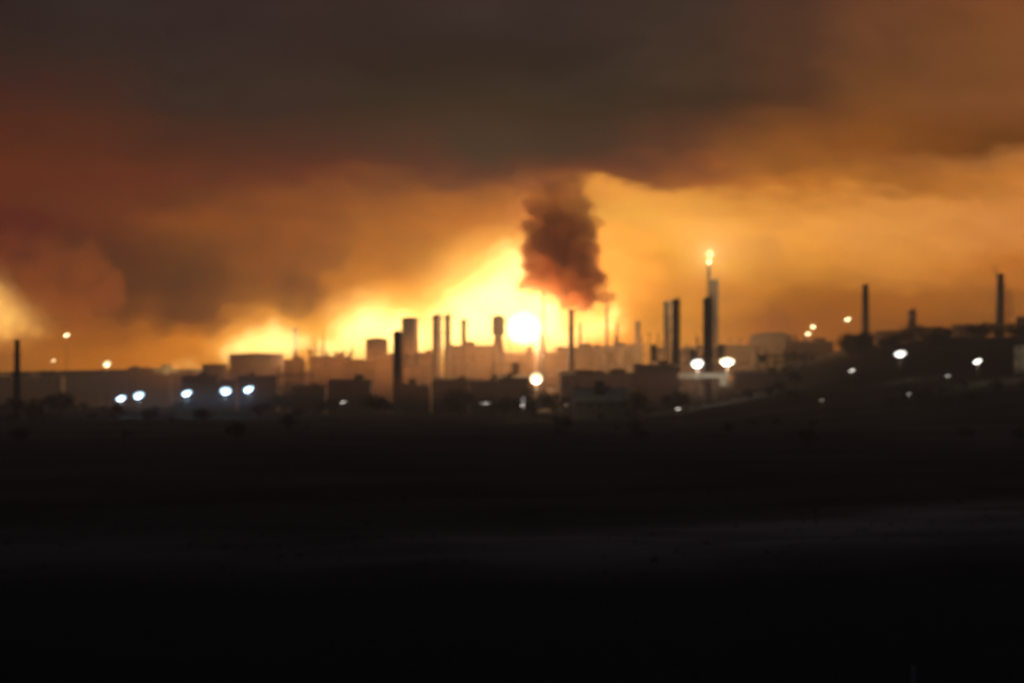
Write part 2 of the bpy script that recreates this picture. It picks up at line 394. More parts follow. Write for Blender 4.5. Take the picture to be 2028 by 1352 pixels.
def building(px, top, wpx, Y, label, dp=14, roofm=None, lit=None, rz=0, doors=1, win=4, wallm=None, pitch=0.12):
    X, Zt = XZ(px, top, Y); z0 = H(X, Y)-0.3; h = max(3.5, Zt-z0); wd = wpx*Y/F
    ph = dp/2*pitch; hw = h-ph
    t = thing('warehouse', label, 'building', (X, Y, z0), rz, None)
    MB().box((-wd/2, -dp/2, 0), (wd/2, dp/2, hw)).build('wall', wallm or WALLM, t)
    m = MB(); bmv = m.bm
    def V(*p): return bmv.verts.new(p)
    e = 0.5
    a = [V(-wd/2-e, -dp/2-e, hw-0.02), V(wd/2+e, -dp/2-e, hw-0.02), V(wd/2+e, 0, h+0.05), V(-wd/2-e, 0, h+0.05), V(wd/2+e, dp/2+e, hw-0.02), V(-wd/2-e, dp/2+e, hw-0.02)]
    a2 = [V(*(v.co+Vector((0, 0, 0.25)))) for v in a]
    for q in (a, a2):
        bmv.faces.new((q[0], q[1], q[2], q[3])); bmv.faces.new((q[3], q[2], q[4], q[5]))
    for i, j in ((0, 1), (1, 2), (2, 4), (4, 5), (5, 3), (3, 0)): bmv.faces.new((a[i], a[j], a2[j], a2[i]))
    m.build('roof', roofm or ROOFM, t)
    for k in range(doors):
        x = -wd/2+wd*(k+0.7)/(doors+0.4); MB().box((x-1.8, -dp/2-0.08, 0), (x+1.8, -dp/2, min(4, hw*0.8))).build('door', DARK, t)
    rv = random.Random(int(px))
    for k in range(max(1, int(wd/16))):
        pw = rv.uniform(0.1, 0.26)*wd; pz = rv.uniform(1.0, 4.0); x = rv.uniform(-wd/2+pw/2, wd/2-pw/2)
        MB().box((x-pw/2, -dp*0.3+0.1*k, hw*0.9), (x+pw/2, dp*0.3+0.1*k, h+pz)).build('roof_housing', DARK, t)
    for k in range(win):
        x = -wd/2+wd*(k+0.5)/win; MB().lathe([(0.9, hw-0.5), (0.9, h+0.2), (1.3, h+0.5), (0.3, h+1.2)], 10, (x+rv.uniform(-2, 2), rv.uniform(-2, 2), 0)).build('roof_vent', DARK, t) if rv.random() < 0.6 else None
        wo = MB().box((x-0.9, -dp/2-0.06, hw*0.68), (x+0.9, -dp/2, hw*0.86)).build('window', WINM, t)
    return t
def hill_mast(px, py, hgt=None, w=24, h=16, lens=L_WHITE, tilt=18, label='', col=(1, .95, .85), power=3e4, Y=None, kind='mast', group='floodlights of the refinery'):
    """Light pole with a rack of lamps; stands wherever its height fits the ground."""
    if Y is None:
        best = None
        for k in range(240):
            yy = 1450+k*5; X, Z = XZ(px, py, yy); d = abs(Z-H(X, yy)-(hgt or 11))
            if best is None or d < best[0]: best = (d, yy)
        Y = best[1]
    X, Z = XZ(px, py, Y); z0 = H(X, Y); hh = Z-z0+0.3
    if hh < 0.5: z0 = Z-3; hh = 3.0
    t = thing('floodlight_mast' if hh > 20 else 'lamp_post', label, 'floodlight' if hh > 20 else 'street lamp', (X, Y, z0-0.3), 0, group)
    s = Y/F
    lw = max(0.8, (w-7)*s); lh = max(0.5, (h-10)*s)
    MB().lathe([(0.34 if hh > 20 else 0.16, 0), (0.14 if hh > 20 else 0.08, hh-lh*0.4)], 10).build('pole', STEEL, t)
    MB().cbox((0, 0, 0.3), (1.2, 1.2, 0.8)).build('footing', CONC, t)
    hd = MB(); n = 14
    # lamp head: shallow housing with a rounded glass front, tilted on its bracket
    hd.lathe([(0.3, 0.5), (0.5, 0.35), (0.52, 0.02), (0.49, 0.0)], 20, axis='y')
    ho = hd.build('lamp_head', DARK, t, (0, 0, hh)); ho.scale = (lw*1.02, 1, lh*1.02); ho.rotation_euler = (0, -R(tilt), 0)
    ln = MB().lathe([(0.47, 0.0), (0.45, -0.12), (0.3, -0.26), (0.02, -0.32)], 20, axis='y')
    lo = ln.build('lens', lens, ho)
    lamp(t, (0, -1.3, hh-0.5*lh), power*LAMP, col, 0.6)
    return t

LAMP = 0.06
# --- left side
chimney(34, 672, 14, 1720, 'tall thin dark chimney standing alone at the left edge of the plant', lean=0.0)
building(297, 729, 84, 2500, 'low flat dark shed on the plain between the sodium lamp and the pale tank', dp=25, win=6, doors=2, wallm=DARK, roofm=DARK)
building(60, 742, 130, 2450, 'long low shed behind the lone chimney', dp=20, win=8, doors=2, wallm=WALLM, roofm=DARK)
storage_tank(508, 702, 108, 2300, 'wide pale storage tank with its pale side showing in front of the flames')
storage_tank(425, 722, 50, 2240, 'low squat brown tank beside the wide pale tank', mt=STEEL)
process_unit(585, 722, 66, 2120, 'low steel frame right of the wide pale tank', 3, 3)
column(584, 650, 9, 2500, 'thin column seen through smoke between two patches of flame left of the big fire', plats=3)
process_unit(626, 664, 30, 2350, 'narrow steel tower just right of the small square patch of flame', 5, 6)
process_unit(668, 684, 60, 2300, 'stepped steel frame in front of the left flame', 6, 5)
process_unit(716, 696, 52, 2220, 'low cluttered steel frame under the left fire', 8, 4)
storage_tank(746, 674, 44, 2385, 'round topped hazy tank left of the dark stubby column', mt=STEEL, domed=True)
column(787, 654, 17, 1900, 'short stout dark column in front of the gap between the two fires', flare=1.25, plats=3)
storage_tank(812, 632, 34, 2385, 'tall dome topped silo between the dark stubby column and the paired columns', mt=STEEL, domed=True)
process_unit(828, 676, 64, 2180, 'steel frame below the dome topped silo', 11, 5)
column(865, 622, 17, 2150, 'thick column standing left of its slimmer twin in front of the big fire', plats=5)
column(886, 622, 11, 2180, 'slim column right beside the thick one in front of the big fire', plats=5)
column(918, 632, 9, 2250, 'small slim column alone against the brightest part of the big fire', plats=3)
process_unit(900, 680, 80, 2200, 'wide steel frame below the slim columns by the big fire', 12, 5)
process_unit(950, 676, 70, 2250, 'steel frame left of the tower with the swollen head', 13, 5)
# --- reactor tower with wide head
X, Zt = XZ(987, 624, 2210); z0 = H(X, 2210)-0.3; h = Zt-z0; s = 2210/F
t = thing('reactor_tower', 'tower with swollen head on a widening base just left of the white fireball', 'reactor tower', (X, 2210, z0))
MB().lathe([(8*s, h-42*s), (12.5*s, h-34*s), (12.5*s, h-6*s), (9*s, h-2*s), (2*s, h)], 24).build('head', STEEL, t)
MB().lathe([(26*s, 0), (24*s, h*0.25), (14*s, h*0.5), (8*s, h-42*s+0.1)], 24).build('body', DARK, t)
platform(12.5*s, 1.0).build('platform', DARK, t, (0, 0, h-36*s)); platform(8*s, 1.2).build('platform', DARK, t, (0, 0, h-52*s))
m = MB(); m.bar((13*s, 0, h-12*s), (18*s, 0, h-12*s), 0.5, 8); m.bar((18*s, 0, h-12*s), (24*s, 0, h*0.3), 0.5, 8); m.build('transfer_pipe', STEEL, t)
m = MB(); ladder(m, 0, -13*s, h*0.3, h-4*s); m.build('ladder', DARK, t)
process_unit(1012, 694, 70, 2060, 'low steel frame directly below the white fireball', 15, 4)
storage_tank(1066, 662, 14, 2110, 'small round drum tank on the lower right of the white fireball', mt=STEEL)
chimney(1076, 572, 6, 2120, 'very thin tall chimney just right of the white fireball')
process_unit(1105, 676, 50, 2150, 'steel frame between the fireball and the smoking chimney', 16, 4)
chimney(1131, 612, 13, 2080, 'chimney under the dark smoke plume')
chimney(1149, 640, 6, 2200, 'short thin chimney right of the smoking one')
chimney(1202, 596, 6, 2260, 'thin chimney between small flames right of the smoke plume')
chimney(1222, 640, 5, 2240, 'shortest thin chimney right of the smoke plume')
process_unit(1165, 664, 74, 2230, 'wide steel frame right of the smoking chimney', 17, 4)
process_unit(1236, 664, 70, 2260, 'steel frame between the smoke plume and the twin columns', 18, 4)
column(1262, 636, 9, 2500, 'faint column in smoke left of the twin columns', plats=2)
process_unit(1303, 658, 34, 1990, 'dark steel block at the foot of the twin columns', 19, 5)
column(1321, 595, 13, 2250, 'hazier left column of the twin columns', plats=6, mt=DARK)
column(1338, 591, 15, 2000, 'darker right column of the twin columns with platforms', plats=6, flare=1.2)
process_unit(1360, 668, 44, 2050, 'low steel block between the twin columns and the flare', 20, 4)
column(1401, 588, 17, 1950, 'thick dark column in front of the burning flare stack', plats=6)
column(1414, 553, 15, 2300, 'tall hazy column just right of the flare stack', plats=7, mt=DARK)
process_unit(1408, 664, 56, 2080, 'steel frame at the foot of the flare stack', 21, 5)
process_unit(640, 694, 110, 2420, 'far low steel frame in smoke behind the left halls', 31, 3)
process_unit(560, 718, 120, 2300, 'far low steel frame in smoke behind the wide pale tank', 32, 3)
process_unit(800, 690, 120, 2400, 'far steel frame in smoke between the two big fires', 33, 4)
process_unit(1130, 684, 130, 2340, 'far steel frame in smoke behind the smoking chimney', 34, 4)
process_unit(1270, 676, 80, 2420, 'far steel frame in smoke left of the twin columns', 35, 4)
process_unit(1460, 690, 120, 2400, 'far steel frame in smoke right of the flare stack', 36, 4)
# --- flare stack
Y = 2220; X, Zt = XZ(1404, 517, Y); z0 = H(X, Y)-0.3; h = Zt-z0
fl = thing('flare_stack', 'tall lattice flare stack with a burning yellow flame on top', 'flare stack', (X, Y, z0))
MB().lathe([(0.55, 0), (0.55, h-3), (0.8, h-2.8), (0.8, h)], 12).build('riser', STEEL, fl)
m = MB(); n = 14
for k in range(3):
    a = 2*PI*k/3+0.3
    for i in range(n):
        r0 = 4.2-3.0*i/n; r1 = 4.2-3.0*(i+1)/n; z_0 = (h-4)*i/n; z_1 = (h-4)*(i+1)/n
        p = (r0*math.cos(a), r0*math.sin(a), z_0); q = (r1*math.cos(a), r1*math.sin(a), z_1); a2 = a+2*PI/3
        q2 = (r1*math.cos(a2), r1*math.sin(a2), z_1)
        m.bar(p, q, 0.22, 5); m.bar(q, q2, 0.12, 4); m.bar(p, q2, 0.1, 4)
m.build('derrick', DARK, fl)
platform(0.8, 1.1).build('platform', DARK, fl, (0, 0, h-4))
# --- right side
process_unit(1476, 668, 60, 2250, 'hazy steel frame right of the flare', 22, 5)
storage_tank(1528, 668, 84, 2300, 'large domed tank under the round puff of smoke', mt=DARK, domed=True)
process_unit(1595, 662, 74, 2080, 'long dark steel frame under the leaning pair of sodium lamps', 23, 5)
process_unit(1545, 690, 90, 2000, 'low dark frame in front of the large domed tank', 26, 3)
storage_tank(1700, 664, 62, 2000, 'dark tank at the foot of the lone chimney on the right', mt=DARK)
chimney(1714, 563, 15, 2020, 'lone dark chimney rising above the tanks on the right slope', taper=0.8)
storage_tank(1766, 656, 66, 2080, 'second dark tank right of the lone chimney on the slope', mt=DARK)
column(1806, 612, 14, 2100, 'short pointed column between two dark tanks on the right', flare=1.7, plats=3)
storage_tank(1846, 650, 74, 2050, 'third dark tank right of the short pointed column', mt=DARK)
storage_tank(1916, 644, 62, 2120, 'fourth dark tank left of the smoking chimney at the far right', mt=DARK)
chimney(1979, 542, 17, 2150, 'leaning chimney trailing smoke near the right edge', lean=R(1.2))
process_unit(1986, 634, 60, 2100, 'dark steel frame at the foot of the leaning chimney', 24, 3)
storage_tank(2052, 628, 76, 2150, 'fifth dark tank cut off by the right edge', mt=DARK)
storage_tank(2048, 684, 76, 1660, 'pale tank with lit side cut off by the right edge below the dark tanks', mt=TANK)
# --- near buildings
building(1188, 768, 104, 1700, 'low building with pale roof lit by lamps below the smoking chimney', dp=26, roofm=ROOFM, doors=1, win=5, pitch=0.55)
building(1185, 738, 150, 1960, 'large dark hall behind the pale roofed building', dp=30, roofm=DARK, wallm=WALLM, win=7, doors=2)
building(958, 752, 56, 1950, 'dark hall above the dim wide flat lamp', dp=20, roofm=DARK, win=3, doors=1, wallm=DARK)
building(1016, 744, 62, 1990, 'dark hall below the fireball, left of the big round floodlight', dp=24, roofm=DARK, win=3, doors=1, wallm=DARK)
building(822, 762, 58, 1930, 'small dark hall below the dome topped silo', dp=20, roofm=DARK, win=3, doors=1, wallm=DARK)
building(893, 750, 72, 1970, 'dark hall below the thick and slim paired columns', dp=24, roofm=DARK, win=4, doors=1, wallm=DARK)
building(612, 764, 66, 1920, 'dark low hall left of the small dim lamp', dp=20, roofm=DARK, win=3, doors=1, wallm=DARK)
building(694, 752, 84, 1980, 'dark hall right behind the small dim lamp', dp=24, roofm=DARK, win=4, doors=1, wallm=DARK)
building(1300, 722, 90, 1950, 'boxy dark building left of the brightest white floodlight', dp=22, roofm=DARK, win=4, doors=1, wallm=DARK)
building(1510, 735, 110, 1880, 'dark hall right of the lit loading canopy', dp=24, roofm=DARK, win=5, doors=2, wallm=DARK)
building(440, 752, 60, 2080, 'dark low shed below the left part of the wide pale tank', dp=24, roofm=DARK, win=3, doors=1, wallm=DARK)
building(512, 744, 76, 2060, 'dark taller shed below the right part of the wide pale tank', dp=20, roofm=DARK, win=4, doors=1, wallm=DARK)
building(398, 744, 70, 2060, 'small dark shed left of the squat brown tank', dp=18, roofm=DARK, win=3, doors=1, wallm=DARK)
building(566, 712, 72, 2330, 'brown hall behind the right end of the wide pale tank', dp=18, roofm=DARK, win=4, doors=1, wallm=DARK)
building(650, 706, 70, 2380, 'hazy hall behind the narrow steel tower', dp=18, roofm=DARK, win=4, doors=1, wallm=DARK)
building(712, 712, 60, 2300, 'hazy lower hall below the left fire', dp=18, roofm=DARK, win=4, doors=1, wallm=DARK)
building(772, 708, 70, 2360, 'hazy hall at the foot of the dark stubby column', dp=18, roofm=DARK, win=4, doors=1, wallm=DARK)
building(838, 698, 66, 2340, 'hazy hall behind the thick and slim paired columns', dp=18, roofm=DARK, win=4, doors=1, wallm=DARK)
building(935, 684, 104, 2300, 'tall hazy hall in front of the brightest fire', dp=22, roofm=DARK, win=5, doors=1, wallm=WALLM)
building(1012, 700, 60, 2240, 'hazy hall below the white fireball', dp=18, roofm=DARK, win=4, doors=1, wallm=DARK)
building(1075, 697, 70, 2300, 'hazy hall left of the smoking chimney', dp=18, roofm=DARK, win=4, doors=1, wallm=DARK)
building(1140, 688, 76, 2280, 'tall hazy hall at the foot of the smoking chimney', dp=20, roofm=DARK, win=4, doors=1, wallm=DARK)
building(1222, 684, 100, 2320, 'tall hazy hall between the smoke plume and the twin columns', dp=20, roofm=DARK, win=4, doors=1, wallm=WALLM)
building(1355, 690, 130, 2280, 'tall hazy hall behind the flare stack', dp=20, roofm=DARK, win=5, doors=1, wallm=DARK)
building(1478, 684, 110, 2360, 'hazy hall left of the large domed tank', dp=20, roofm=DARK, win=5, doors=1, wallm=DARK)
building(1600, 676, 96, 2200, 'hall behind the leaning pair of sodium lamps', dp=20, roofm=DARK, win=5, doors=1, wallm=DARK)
# loading canopy
Y = 1860; X, Zt = XZ(1393, 738, Y); z0 = H(X, Y)-0.3; h = Zt-z0; wd = 96*Y/F
t = thing('loading_canopy', 'pale loading canopy lit from above by two bright floodlights', 'canopy', (X, Y, z0))
MB().box((-wd/2, -9, h-3.2), (wd/2, 9, h)).build('roof', ROOFM, t)
for i in range(5):
    for j in (-1, 1):
        xx = -wd/2+0.8+(wd-1.6)*i/4; MB().box((xx-0.25, j*7.5-0.25, 0), (xx+0.25, j*7.5+0.25, h-3.2)).build('post', STEEL, t)
MB().box((wd/2-5.5, -9.4, h-8), (wd/2-0.5, -9.02, h-3.3)).build('sign_panel', ROOFM, t)

# ------------------------------------------------------------------ lamps
BL = (0.4, 0.68, 1.0); WH = (1, 0.93, 0.8); YE = (1, 0.75, 0.4)
G1 = 'cool white lamps along the left of the plant'
hill_mast(240, 788, 11, 26, 19, L_BLUE, 18, 'cool white lamp at the left end of the row, close to its neighbour', BL, 8.5e4, Y=1760, group=G1)
hill_mast(275, 782, 11, 28, 22, L_BLUE, 18, 'cool white lamp second in the row, just right of the end one', BL, 8.5e4, Y=1765, group=G1)
hill_mast(370, 778, 11, 27, 19, L_BLUE, 25, 'cool white lamp standing alone in the middle of the row', BL, 8.5e4, Y=1770, group=G1)
hill_mast(447, 773, 11, 29, 24, L_BLUE, 0, 'roundest cool white lamp, below the pale tank', BL, 8.5e4, Y=1769, group=G1)
hill_mast(492, 770, 11, 28, 20, L_BLUE, 25, 'cool white lamp at the right end of the row', BL, 8.5e4, Y=1784, group=G1)
hill_mast(680, 796, 9, 18, 13, L_DIM, 25, 'small dim lamp alone in the dark left of centre', WH, 3e3)
hill_mast(961, 798, 8, 30, 11, L_DIM, 0, 'dim wide flat lamp left of the upright lit lamp', WH, 3e3)
hill_mast(1062, 748, 26, 32, 32, L_WARM, 0, 'big round warm white floodlight below the fireball', (1, .8, .5), 9e4, Y=1655)
hill_mast(1036, 795, 9, 14, 32, L_DIM, -8, 'upright narrow lit lamp under the big round floodlight', WH, 6e3)
hill_mast(1107, 731, None, 14, 10, L_FAINT, 20, 'tiny faint lamp up right of the big round floodlight', YE, 2e3, Y=1930)
hill_mast(1121, 802, 8, 13, 9, L_FAINT, -20, 'tiny faint reddish lamp by the pale roofed building', YE, 1e3)
hill_mast(1381, 719, None, 31, 26, L_WHITE, 8, 'brightest white floodlight above the left end of the loading canopy', WH, 1.6e5, Y=1830)
hill_mast(1440, 715, None, 37, 25, L_WARM, 0, 'wide warm floodlight above the right end of the loading canopy', (1, .85, .6), 2.2e5, Y=1830)
hill_mast(1343, 809, 8, 18, 13, L_DIM, 18, 'small dim lamp alone in the dark below the loading canopy', WH, 3e3)
hill_mast(1600, 660, None, 20, 14, L_YEL, 25, 'lower lamp of the leaning sodium pair', YE, 2e4, Y=2040)
hill_mast(1610, 646, None, 15, 18, L_YEL, -10, 'upper lamp of the leaning sodium pair', YE, 2e4, Y=2046)
hill_mast(1679, 632, None, 21, 15, L_YEL, 25, 'sodium lamp high beside the lone chimney on the right', YE, 2e4, Y=2000)
hill_mast(1687, 733, 12, 21, 14, L_DIM, 22, 'greyish lamp below the foot of the lone chimney', WH, 4e3)
hill_mast(1783, 700, 13, 31, 22, L_WHITE, 8, 'large bright white floodlight in front of the dark tanks', WH, 2.5e4, Y=1700)
hill_mast(1877, 744, 9, 18, 12, L_DIM, 18, 'dim grey lamp on the slope between two brighter ones', WH, 2e3)
hill_mast(1936, 715, 12, 25, 17, L_WHITE, 22, 'white floodlight on the slope near the right edge', WH, 2e4)
hill_mast(1800, 780, 8, 15, 12, L_DIM, 30, 'small dim grey lamp lowest on the right slope', WH, 1e3)
hill_mast(1627, 792, 8, 16, 9, L_FAINT, 12, 'faintest grey lamp in the dark right of centre', WH, 1e3)
hill_mast(132, 663, None, 21, 14, L_YEL, 25, 'highest sodium lamp at the left, right of the lone chimney', YE, 2e4, Y=2000)
hill_mast(106, 714, None, 16, 13, L_YEL, 20, 'small dim sodium lamp nearest the lone chimney at the left', YE, 8e3, Y=2000)
hill_mast(212, 720, None, 22, 22, L_WARM, 25, 'sodium lamp at the left above the cool white row', YE, 2e4, Y=2050)

hill_mast(2052, 668, None, 16, 12, L_YEL, 10, 'unseen added lamp lighting the pale tank at the right edge', YE, 1.2e5, Y=1632)  # mast added outside the frame to light the pale tank
# ------------------------------------------------------------------ trees and scrub
def tree_mesh(seed, h):
    rnd = random.Random(seed); tr = MB()
    tr.bar((0, 0, -0.5), (0.1*h*0.1, 0, h*0.45), h*0.035, 7, h*0.02)
    tips = []
    for k in range(7):
        a = rnd.random()*2*PI; z = h*rnd.uniform(0.25, 0.5); l = h*rnd.uniform(0.2, 0.38)
        p = (l*math.cos(a), l*math.sin(a), z+l*rnd.uniform(0.5, 1.0)); tr.bar((0, 0, z), p, h*0.014, 5, h*0.006); tips.append(p)
    tips.append((0, 0, h*0.75)); tr.bar((0, 0, h*0.45), (0, 0, h*0.8), h*0.02, 6, h*0.006)
    cr = MB()
    for p in tips:
        rr = h*rnd.uniform(0.13, 0.24)
        for q in range(70):
            v = Vector((rnd.gauss(0, 1), rnd.gauss(0, 1), rnd.gauss(0, 0.75))).normalized()*rr*rnd.uniform(0.3, 1.05)
            c = Vector(p)+v; s = h*rnd.uniform(0.015, 0.04)
            u = Vector((rnd.gauss(0, 1), rnd.gauss(0, 1), rnd.gauss(0, 1))).normalized(); wv = u.orthogonal().normalized()
            cr.bm.faces.new([cr.bm.verts.new(c+u*s), cr.bm.verts.new(c+wv*s), cr.bm.verts.new(c-u*s), cr.bm.verts.new(c-wv*s)])
    return tr, cr
protos = []
for k in range(4):
    h = (7, 9, 6, 11)[k]
    t = thing('tree', 'dark bushy tree on the unlit ground in front of the refinery', 'tree', (0, 0, 0), 0, 'dark trees and bushes on the plain')
    tr, cr = tree_mesh(k, h); tr.build('trunk', BARK, t); cr.build('crown', LEAF, t); protos.append([t, False])
rnd = random.Random(5)
def put_tree(x, y, k, sc, label=None):
    t, used = protos[k]
    if used:
        c = t.copy(); C.objects.link(c)
        for ch in t.children: d = ch.copy(); C.objects.link(d); d.parent = c
        t = c
    protos[k][1] = True
    if label: t['label'], t['group'] = label
    t.location = (x, y, H(x, y)-0.1); t.rotation_euler = (0, 0, rnd.random()*6.28); t.scale = (sc, sc, sc)
    return t
for i in range(22):
    y = rnd.uniform(1050, 1560); x = rnd.uniform(-0.18, 0.18)*y
    put_tree(x, y, rnd.randrange(4), rnd.uniform(0.6, 1.0), ('small dark tree scattered alone on the open black plain below the refinery', 'small trees scattered on the open plain'))
for i in range(26):
    y = rnd.uniform(1500, 1600); x = rnd.uniform(-0.17, -0.1)*y if i % 2 else rnd.uniform(0.12, 0.18)*y
    put_tree(x, y, rnd.randrange(4), rnd.uniform(0.8, 1.1), ('dark bushy tree where the plain meets the left or right end of the refinery', 'trees at the two ends of the refinery front'))
for i in range(74):
    y = rnd.uniform(1640, 1960); x = rnd.uniform(-0.19, 0.11)*y
    put_tree(x, y, rnd.randrange(4), rnd.uniform(0.9, 1.9), ('tall dark tree in front of the sheds and halls of the refinery', 'tall trees among the front halls'))
for i in range(46):
    y = rnd.uniform(1840, 1990); x = rnd.uniform(215, 350)
    put_tree(x, y, rnd.randrange(4), rnd.uniform(0.8, 1.7), ('dark bushy tree along the crest of the right slope under the dark tanks', 'trees along the crest of the right slope'))
m = MB()
for i in range(2600):
    y = 90+1100*rnd.random()**1.5; x = rnd.uniform(-0.21, 0.21)*(y+60); z = H(x, y); s = rnd.uniform(0.15, 0.4)*(1+y/900)
    for q in range(4):
        a = rnd.random()*6.28; dx = math.cos(a)*s; dy = math.sin(a)*s; ox = rnd.uniform(-s, s)*0.6; oy = rnd.uniform(-s, s)*0.6
        m.bm.faces.new([m.bm.verts.new((x+ox-dx*.5, y+oy-dy*.5, z-0.1)), m.bm.verts.new((x+ox+dx*.5, y+oy+dy*.5, z-0.1)), m.bm.verts.new((x+ox+dx*rnd.uniform(.2, .8), y+oy+dy*.6, z+s*rnd.uniform(.5, 1.1)))])
tag(m.build('scrub', SCRUB), 'low dry scrub and grass tufts covering the dark foreground', 'scrub', None, 'stuff')
X, Zt = XZ(1808, 1316, 252); z0 = H(X, 252)-0.4
t = thing('marker_post', 'pale weathered post at the bottom edge near the right corner', 'post', (X, 252, z0))
MB().lathe([(0.2, 0), (0.18, Zt-z0-0.2), (0.05, Zt-z0)], 10).build('shaft', POSTM, t)
MB().lathe([(0.22, Zt-z0-0.55), (0.22, Zt-z0-0.45)], 10).build('band', STEEL, t)

# ------------------------------------------------------------------ fire
def fire_mat(name, core, edge, strength, nscale=2.0, warp=0.5, lo=1.0, hi=0.15):
    """Burning gas: a volume that gives off light, thickest in the middle, torn by noise."""
    m = bpy.data.materials.new(name); m.use_nodes = True
    t = m.node_tree; t.nodes.clear()
    tc = nd(t, 'ShaderNodeTexCoord')
    n = nd(t, 'ShaderNodeTexNoise', i_Scale=nscale, i_Detail=3)
    t.links.new(tc.outputs['Object'], n.inputs['Vector'])
    sub = nd(t, 'ShaderNodeVectorMath', operation='SUBTRACT'); t.links.new(n.outputs[1], sub.inputs[0]); sub.inputs[1].default_value = (.5, .5, .5)
    ml = nd(t, 'ShaderNodeVectorMath', operation='SCALE'); t.links.new(sub.outputs[0], ml.inputs[0]); ml.inputs['Scale'].default_value = warp
    ad = nd(t, 'ShaderNodeVectorMath', operation='ADD'); t.links.new(tc.outputs['Object'], ad.inputs[0]); t.links.new(ml.outputs[0], ad.inputs[1])
    ln = nd(t, 'ShaderNodeVectorMath', operation='LENGTH'); t.links.new(ad.outputs[0], ln.inputs[0])
    f = smooth(t, ln.outputs['Value'], lo, hi)
    # never reaches the mesh wall
    l2 = nd(t, 'ShaderNodeVectorMath', operation='LENGTH'); t.links.new(tc.outputs['Object'], l2.inputs[0])
    f = mth(t, 'MULTIPLY', f, smooth(t, l2.outputs['Value'], 1.0, 0.8))
    e = nd(t, 'ShaderNodeEmission')
    t.links.new(mixc(t, f, edge, core), e.inputs[0])
    t.links.new(mth(t, 'MULTIPLY', f, strength), e.inputs[1])
    o = nd(t, 'ShaderNodeOutputMaterial'); t.links.new(e.outputs[0], o.inputs['Volume'])
    m.cycles.volume_step_rate = 1.0 if hasattr(m.cycles, 'volume_step_rate') else 1.0
    return m
CORE = (1.0, 0.60, 0.24); EDGE = (1.0, 0.42, 0.07)
def fire(name, label, cat, px, py, wpx, hpx, Y, dep, strength, lights=(), rz=0, shear=0.0, core=CORE, edge=EDGE, **kw):
    X, Z = XZ(px, py, Y); s = Y/F
    bm = bmesh.new(); bmesh.ops.create_icosphere(bm, subdivisions=4, radius=1.0)
    for v in bm.verts: v.co += v.co*0.10*noise.noise(v.co*2.5+Vector((px, 0, 0)))
    me = bpy.data.meshes.new(name); bm.to_mesh(me); bm.free()
    me.materials.append(fire_mat(name, core, edge, strength/dep, **kw))
    o = bpy.data.objects.new(name, me); C.objects.link(o)
    o.location = (X, Y, Z); o.scale = (wpx*s/2, dep/2, hpx*s/2); o.rotation_euler = (0, rz, 0)
    for (dx, dz, e) in lights:
        l = bpy.data.lights.new('fire_light', 'POINT'); l.energy = e; l.color = (1, 0.42, 0.17); l.shadow_soft_size = 12
        lo = bpy.data.objects.new('fire_light', l); C.objects.link(lo); lo.parent = o
        lo.matrix_parent_inverse = Matrix.Identity(4)
        lo.location = (dx, 0, dz)
    return o
LP = 5e5
def smoke(name, label, blobs, Y, m, vox=1.2, amp=2.5, freq=0.09, thick=1.15):
    """Blobs (px, py, radius px, depth offset m) fused into one billowing closed surface filled with smoke."""
    bm = bmesh.new(); s = Y/F
    for (px, py, r, dy) in blobs:
        X, Z = XZ(px, py, Y)
        mtx = Matrix.Translation((X, Y+dy, Z)) @ Matrix.Diagonal((r*s, r*s*thick, r*s, 1))
        bmesh.ops.create_icosphere(bm, subdivisions=3, radius=1.0, matrix=mtx)
    me = bpy.data.meshes.new(name); bm.to_mesh(me); bm.free()
    o = bpy.data.objects.new(name, me); C.objects.link(o)
    md = o.modifiers.new('r', 'REMESH'); md.mode = 'VOXEL'; md.voxel_size = vox
    dg = bpy.context.evaluated_depsgraph_get()
    ev = bpy.data.meshes.new_from_object(o.evaluated_get(dg)); o.modifiers.clear(); o.data = ev
    nr = [v.normal.copy() for v in ev.vertices]
    for v, nn in zip(ev.vertices, nr):
        p = v.co; q = noise.turbulence(p*freq, 4, False)
        v.co = p+nn*(q+0.05)*amp*1.7
    md = o.modifiers.new('r', 'REMESH'); md.mode = 'VOXEL'; md.voxel_size = vox
    dg = bpy.context.evaluated_depsgraph_get()
    e2 = bpy.data.meshes.new_from_object(o.evaluated_get(dg)); o.modifiers.clear()
    # keep the one connected outer body: no loose shreds or inner pockets
    bm = bmesh.new(); bm.from_mesh(e2); seen = set(); best = []
    for v0 in bm.verts:
        if v0 in seen: continue
        st = [v0]; seen.add(v0); comp = []
        while st:
            v = st.pop(); comp.append(v)
            for ed in v.link_edges:
                u = ed.other_vert(v)
                if u not in seen: seen.add(u); st.append(u)
        if len(comp) > len(best): best = comp
    keep = set(best); bmesh.ops.delete(bm, geom=[v for v in bm.verts if v not in keep], context='VERTS')
    bm.to_mesh(e2); bm.free(); ev = e2; o.data = ev
    ev.materials.clear(); ev.materials.append(m)
    tag(o, label, 'smoke plume')
    return o
FIRES = []
def gas(name, col, rad):
    m = bpy.data.materials.new(name); m.use_nodes = True
    t = m.node_tree; t.nodes.clear()
    e = nd(t, 'ShaderNodeEmission'); e.inputs[0].default_value = (*col, 1); e.inputs[1].default_value = rad
    o = nd(t, 'ShaderNodeOutputMaterial'); t.links.new(e.outputs[0], o.inputs['Volume'])
    return m
